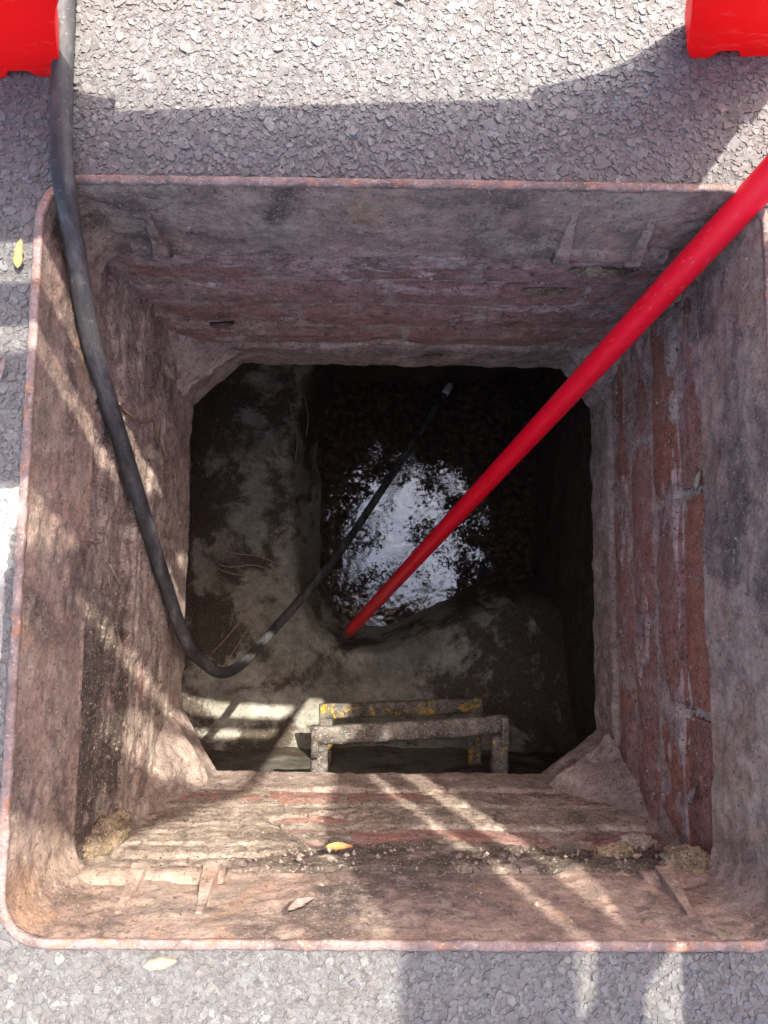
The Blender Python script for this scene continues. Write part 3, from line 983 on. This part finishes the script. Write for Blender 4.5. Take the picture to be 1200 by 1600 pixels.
unseen_front_slots = [(-0.32, -0.02, 0.326, 0.424), (0.02, 0.355, 0.326, 0.424), (-0.32, -0.02, 0.474, 0.546), (0.02, 0.355, 0.474, 0.546),
               (-0.32, 0.035, 0.745, 1.055), (0.065, 0.355, 0.812, 0.878), (0.155, 0.355, 0.918, 1.07)]  # unseen slots, windows and raised head, shaped to throw the sun streaks
front = barrier((-0.030, 0.426, 0.0), math.atan2(0.026, 0.55), FW, unseen_front_slots,
                [(h, 1.08), (h - 0.02, 1.11), (h - 0.13, 1.27), (h - 0.15, 1.28), (-h + 0.15, 1.28), (-h + 0.13, 1.27), (-h + 0.02, 1.11), (-h, 1.08)],
                'red plastic barrier with notched feet standing beyond the far edge of the pit')
prism_xz('reflective_strip', round_rect(-0.20, 0.20, 1.14, 1.22, 0.006), [], 0.0073, 0.0085, M_STRIP, front, 0.0004)
side_slots = []
for z0, z1 in ((0.525, 0.645), (0.715, 0.79)):
    side_slots += [(-0.33, -0.015, z0, z1), (0.015, 0.33, z0, z1)]
side = barrier((0.405, 0.0, 0.0), -math.pi / 2, 0.76, side_slots, [p for p in round_rect(-0.38, 0.38, 0.3, 1.14, 0.04) if p[1] > 0.5],
               'red plastic barrier standing along the right side of the pit, slotted', (0.098, 0.098), 0.30)
prism_xz('reflective_strip', round_rect(-0.31, 0.31, 1.03, 1.09, 0.006), [], 0.0073, 0.0085, M_STRIP, side, 0.0004)

# ------------------------------------------------------------------ small things
def leaf(name, label, cat, loc, length, width, normal, along, material, curl=0.15, seed=0):
    n = Vector(normal).normalized()
    a = Vector(along); a = (a - n * a.dot(n)).normalized()
    b = n.cross(a)
    rs = random.Random(seed)
    nu, nv = 11, 5
    V, F = [], []
    for i in range(nu):
        t = i / (nu - 1)
        w = width * 0.5 * (math.sin(math.pi * min(1, t ** 0.8)) ** 0.75 + 0.05) * rs.uniform(0.72, 1.12)
        for j in range(nv):
            s = (j / (nv - 1)) * 2 - 1
            h = 0.0012 + curl * width * (s * s) + 0.10 * length * curl * math.sin(math.pi * t) + rs.uniform(-0.0003, 0.0003)
            V.append(a * ((t - 0.5) * length) + b * (s * w + 0.05 * length * math.sin(2.2 * t)) + n * h)
    top = len(V)
    V += [v - n * 0.0006 for v in V]
    g = grid_faces(nu, nv)
    F = [tuple(f) for f in g] + [tuple(x + top for x in f[::-1]) for f in g]
    rimv = [i * nv for i in range(nu)] + [(nu - 1) * nv + j for j in range(1, nv)] + [i * nv + nv - 1 for i in range(nu - 2, -1, -1)] + list(range(nv - 2, 0, -1))
    for k in range(len(rimv)):
        p, q = rimv[k], rimv[(k + 1) % len(rimv)]
        F.append((p, q, q + top, p + top))
    o = add_mesh(name, V, F, material, loc=loc)
    return props(o, label, cat)
leaf('leaf', 'yellow leaf on the asphalt outside the left rim of the frame', 'leaf', (-0.3165, 0.237, 0.004), 0.026, 0.008, (0, 0, 1), (0.1, 1, 0), M_LEAF_YEL, seed=1)
leaf('leaf', 'narrow pale leaf on the asphalt left of the rim, below the yellow leaf', 'leaf', (-0.325, 0.140, 0.004), 0.024, 0.005, (0, 0, 1), (0.25, 1, 0), M_LEAF_PNK, seed=2)
leaf('leaf', 'pale tan oval leaf on the asphalt below the near rim', 'leaf', (-0.180, -0.3165, 0.004), 0.026, 0.009, (0, 0, 1), (1, 0.12, 0), M_LEAF_TAN, seed=3)
leaf('leaf', 'small orange and cream leaf on the dirt ledge of the near wall', 'leaf', (-0.054, -0.2865, -0.154), 0.027, 0.007, (0, 1, 0.9), (1, 0, 0.05), M_LEAF_ORA, seed=4)
leaf('leaf', 'curled greyish leaf stuck on the near iron wall below the rim', 'leaf', (-0.078, -0.2925, -0.030), 0.026, 0.009, (0, 1, 0.2), (1, 0, -0.75), M_LEAF_PNK, 0.5, seed=5)
leaf('leaf', 'pale curled leaf on the red brick low on the right wall', 'leaf', (0.3015, -0.239, -0.169), 0.024, 0.008, (-1, 0, 0.3), (0, 1, 0.6), M_LEAF_PNK, 0.4, seed=6)
leaf('leaf', 'thin pale leaf in the recess under the right iron wall', 'leaf', (0.3025, 0.075, -0.136), 0.022, 0.006, (-1, 0, 0.3), (0, 1, 0.5), M_LEAF_TAN, 0.3, seed=7)
leaf('leaf', 'dark curled leaf lying on the far lip above the black opening', 'leaf', (0.055, 0.2935, -0.427), 0.030, 0.008, (0, -1, 0.5), (1, 0, 0.1), M_LEAF_BRN, 0.35, seed=8)
leaf('leaf', 'dark crumpled leaf stuck on the far brick wall at the left', 'leaf', (-0.216, 0.2945, -0.304), 0.032, 0.011, (0, -1, 0.3), (1, 0, 0.1), M_LEAF_BRN, 0.5, seed=9)

def twig(name, label, cat, pts, r, material, n=6, jitter=0.0015, seed=0):
    rs = random.Random(seed)
    base = Vector(pts[0])
    sp = smooth_path([Vector(p) - base + Vector((rs.uniform(-1, 1), rs.uniform(-1, 1), rs.uniform(-1, 1))) * jitter for p in pts], n)
    rad = [r * (1 - 0.55 * i / (len(sp) - 1)) * rs.uniform(0.85, 1.15) for i in range(len(sp))]
    o = tube(name, sp, rad, material, None, 6)
    o.location = base
    return props(o, label, cat)
twig('twig', 'short pale twig lying on the far brick wall near its middle', 'twig', [(-0.032, 0.291, -0.137), (-0.02, 0.290, -0.139), (-0.004, 0.290, -0.143)], 0.0022, M_LEAF_PNK, seed=1)
rt = twig('root', 'frayed root crossing the left wall behind the hose', 'root', [(-0.292, 0.150, -0.158), (-0.291, 0.150, -0.19), (-0.288, 0.150, -0.235), (-0.286, 0.158, -0.262), (-0.287, 0.147, -0.285), (-0.291, 0.132, -0.312), (-0.293, 0.130, -0.338)], 0.0019, M_TWIG, jitter=0.003, seed=2)
twig('root', 'thin reddish root hair on the rib of the left iron wall', 'root', [(-0.297, 0.005, -0.085), (-0.293, 0.006, -0.105), (-0.294, 0.004, -0.13), (-0.294, 0.006, -0.15)], 0.0011, M_TWIG, jitter=0.0025, seed=3)
twig('twig', 'thin straw stuck to the left wall below the hose', 'twig', [(-0.292, -0.012, -0.165), (-0.291, -0.025, -0.185), (-0.292, -0.034, -0.195)], 0.0009, M_LEAF_TAN, seed=4)
twig('root', 'fine reddish root hair standing on the near ledge beside the orange leaf', 'root', [(-0.028, -0.287, -0.165), (-0.030, -0.284, -0.152), (-0.027, -0.283, -0.14), (-0.031, -0.284, -0.128)], 0.0009, M_TWIG, jitter=0.003, seed=5)

# pale strands lying over the benching at the left of the chamber
def bench_z(x, y):
    sd = float(sump_sd(np.array([x]), np.array([y]))[0])
    return -1.262 + max(sd, 0) * 0.42 + 0.012
def strand(label, xy, r=0.0022, seed=0):
    return twig('root', label, 'root', [(x, y, bench_z(x, y)) for x, y in xy], r, M_ROOT, n=8, jitter=0.004, seed=seed)
strand('uppermost of the pale strands fanning over the left benching', [(-0.43, 0.075), (-0.37, 0.045), (-0.30, 0.035), (-0.235, 0.01)], seed=11)
strand('second of the pale strands fanning over the left benching', [(-0.44, 0.045), (-0.38, 0.015), (-0.31, 0.012), (-0.25, -0.01), (-0.215, -0.03)], seed=12)
strand('lowest of the pale strands fanning over the left benching', [(-0.43, 0.02), (-0.37, -0.003), (-0.30, -0.012), (-0.24, -0.035)], 0.0017, seed=13)
strand('long pale strand bending behind the loop of the hose', [(-0.30, -0.06), (-0.335, -0.10), (-0.37, -0.155), (-0.405, -0.195)], seed=14)
strand('short pale strand bending behind the loop of the hose', [(-0.28, -0.075), (-0.315, -0.13), (-0.355, -0.19), (-0.385, -0.23)], 0.0017, seed=15)
strand('faint strand running up along the left edge of the black sludge', [(-0.225, 0.28), (-0.222, 0.34), (-0.235, 0.40), (-0.25, 0.45)], 0.0016, seed=16)
strand('faint strand beside the left edge of the sludge, nearer the sludge', [(-0.200, 0.34), (-0.195, 0.39), (-0.207, 0.44), (-0.215, 0.48)], 0.0014, seed=17)

def lump(label, loc, size, normal, seed, material=None):
    """a squeezed-out dab of mortar pressed against a wall"""
    n = Vector(normal).normalized()
    q = n.to_track_quat('Z', 'Y')
    nu, nv = 64, 34
    u, v = np.meshgrid(np.arange(nu) / nu * 2 * np.pi, np.linspace(0.02, 1, nv) * np.pi * 0.62, indexing='ij')
    u, v = u.ravel(), v.ravel()
    D = np.stack([np.sin(v) * np.cos(u), np.sin(v) * np.sin(u), np.cos(v)], 1)
    r = 0.75 + 0.5 * fbm(D + seed, 1.7, 3, seed) + 0.30 * (fbm(D + seed, 7.0, 3, seed + 3) - 0.5)
    V = D * (r - 0.25)[:, None]
    M3 = np.array(q.to_matrix())
    e = np.array(size)
    V = (V * e) @ M3.T
    o = big_mesh('mortar_lump', V, grid_faces(nu, nv, True, flip=True), material or M_LUMP)
    o.location = loc
    return props(o, label, 'mortar')
lump('yellowish mortar smear below the iron lug on the far wall', (0.212, 0.299, -0.150), (0.044, 0.012, 0.012), (0, -1, 0.1), 5)
lump('broken mortar edge on the far wall left of the iron lug', (0.165, 0.299, -0.203), (0.036, 0.008, 0.008), (0, -1, 0.1), 6)
lump('yellow mortar wad in the far right corner beneath the pole', (0.290, 0.285, -0.185), (0.022, 0.040, 0.016), (-0.7, -0.7, 0.2), 7)
lump('sandy mortar wad on the near right corner in a streak of sunlight', (0.272, -0.290, -0.122), (0.030, 0.030, 0.016), (-0.3, 1, 0.5), 8)
lump('crumbled mortar on the near ledge left of the right corner wad', (0.215, -0.292, -0.160), (0.030, 0.012, 0.012), (0, 1, 0.6), 9)
lump('pale mortar nub at the right end of the near brick ledge', (0.250, -0.294, -0.195), (0.026, 0.012, 0.013), (0, 1, 0.5), 10, M_MORT)
lump('yellow crumbly mortar filling the near left corner', (-0.290, -0.286, -0.185), (0.024, 0.050, 0.012), (0.8, 0.7, 0.3), 11)

# remains of white road paint beside the left rim
def paint():
    nx, ny = 60, 110
    x, y = np.meshgrid(np.linspace(-0.42, -0.3022, nx), np.linspace(-0.165, 0.055, ny), indexing='ij')
    x, y = x.ravel(), y.ravel()
    P = np.stack([x, y, np.zeros_like(x)], 1)
    lobe = np.exp(-((y - 0.026) / 0.016) ** 2) * 0.012
    edge = np.minimum(np.minimum(y + 0.145, 0.043 - y), (-0.3125 + lobe) - x) + (fbm(P, 45, 4, 131) - 0.5) * 0.007
    z = 0.0026 + (fbm(P, 150, 3, 132) - 0.5) * 0.0042 - sstep(0.004, -0.004, edge) * 0.009
    z = z + lobe * 0.12
    o = big_mesh('road_marking', np.stack([x, y, z], 1), grid_faces(nx, ny), mat_mortar('worn_white_paint', ((0.30, 0.29, 0.27), (0.50, 0.49, 0.46), (0.62, 0.61, 0.58)), silt=(0.34, 0.32, 0.29), film=(0.56, 0.68), k=0.6))
    props(o, 'worn white paint patch on the asphalt touching the left rim', 'road marking')
paint()

# crumbs caught on the walls and ledges
def crumbs():
    V, F = [], []
    rs = random.Random(23)
    def add(p, r):
        b = len(V)
        for dx, dy, dz in ((1, 0, 0), (-1, 0, 0), (0, 1, 0), (0, -1, 0), (0, 0, 1), (0, 0, -1)):
            k = r * rs.uniform(0.6, 1.3)
            V.append((p[0] + dx * k + rs.uniform(-.3, .3) * r, p[1] + dy * k + rs.uniform(-.3, .3) * r, p[2] + dz * k))
        for f in ((0, 2, 4), (2, 1, 4), (1, 3, 4), (3, 0, 4), (2, 0, 5), (1, 2, 5), (3, 1, 5), (0, 3, 5)):
            F.append(tuple(b + i for i in f))
    for _ in range(1500):
        w = rs.choice('tblr'); u = rs.uniform(-0.285, 0.285)
        z = -0.02 - 0.47 * rs.random() ** 0.8
        d = 0.2975 + rs.uniform(-0.001, 0.0015)
        add({'t': (u, d, z), 'b': (u, -d, z), 'l': (-d, u, z), 'r': (d, u, z)}[w], rs.choice((0.0007, 0.001, 0.0014, 0.002)) * rs.uniform(0.7, 1.3))
    for _ in range(80):
        add((rs.uniform(-0.15, 0.27), -0.2885 + rs.uniform(-0.004, 0.003), rs.uniform(-0.165, -0.125)), rs.uniform(0.001, 0.0034))
    for _ in range(46):
        x, y = rs.uniform(-0.15, 0.38), rs.uniform(-0.08, 0.48)
        add((x, y, -1.425 + 0.050 * (x - 0.07) + 0.068 * (y - 0.15)), rs.uniform(0.0012, 0.0036))
    o = add_mesh('crumbs', V, F, M_SLAB, None, smooth=False)
    props(o, 'loose grit and crumbs on the shaft walls and the sludge', 'grit', kind='stuff')
crumbs()
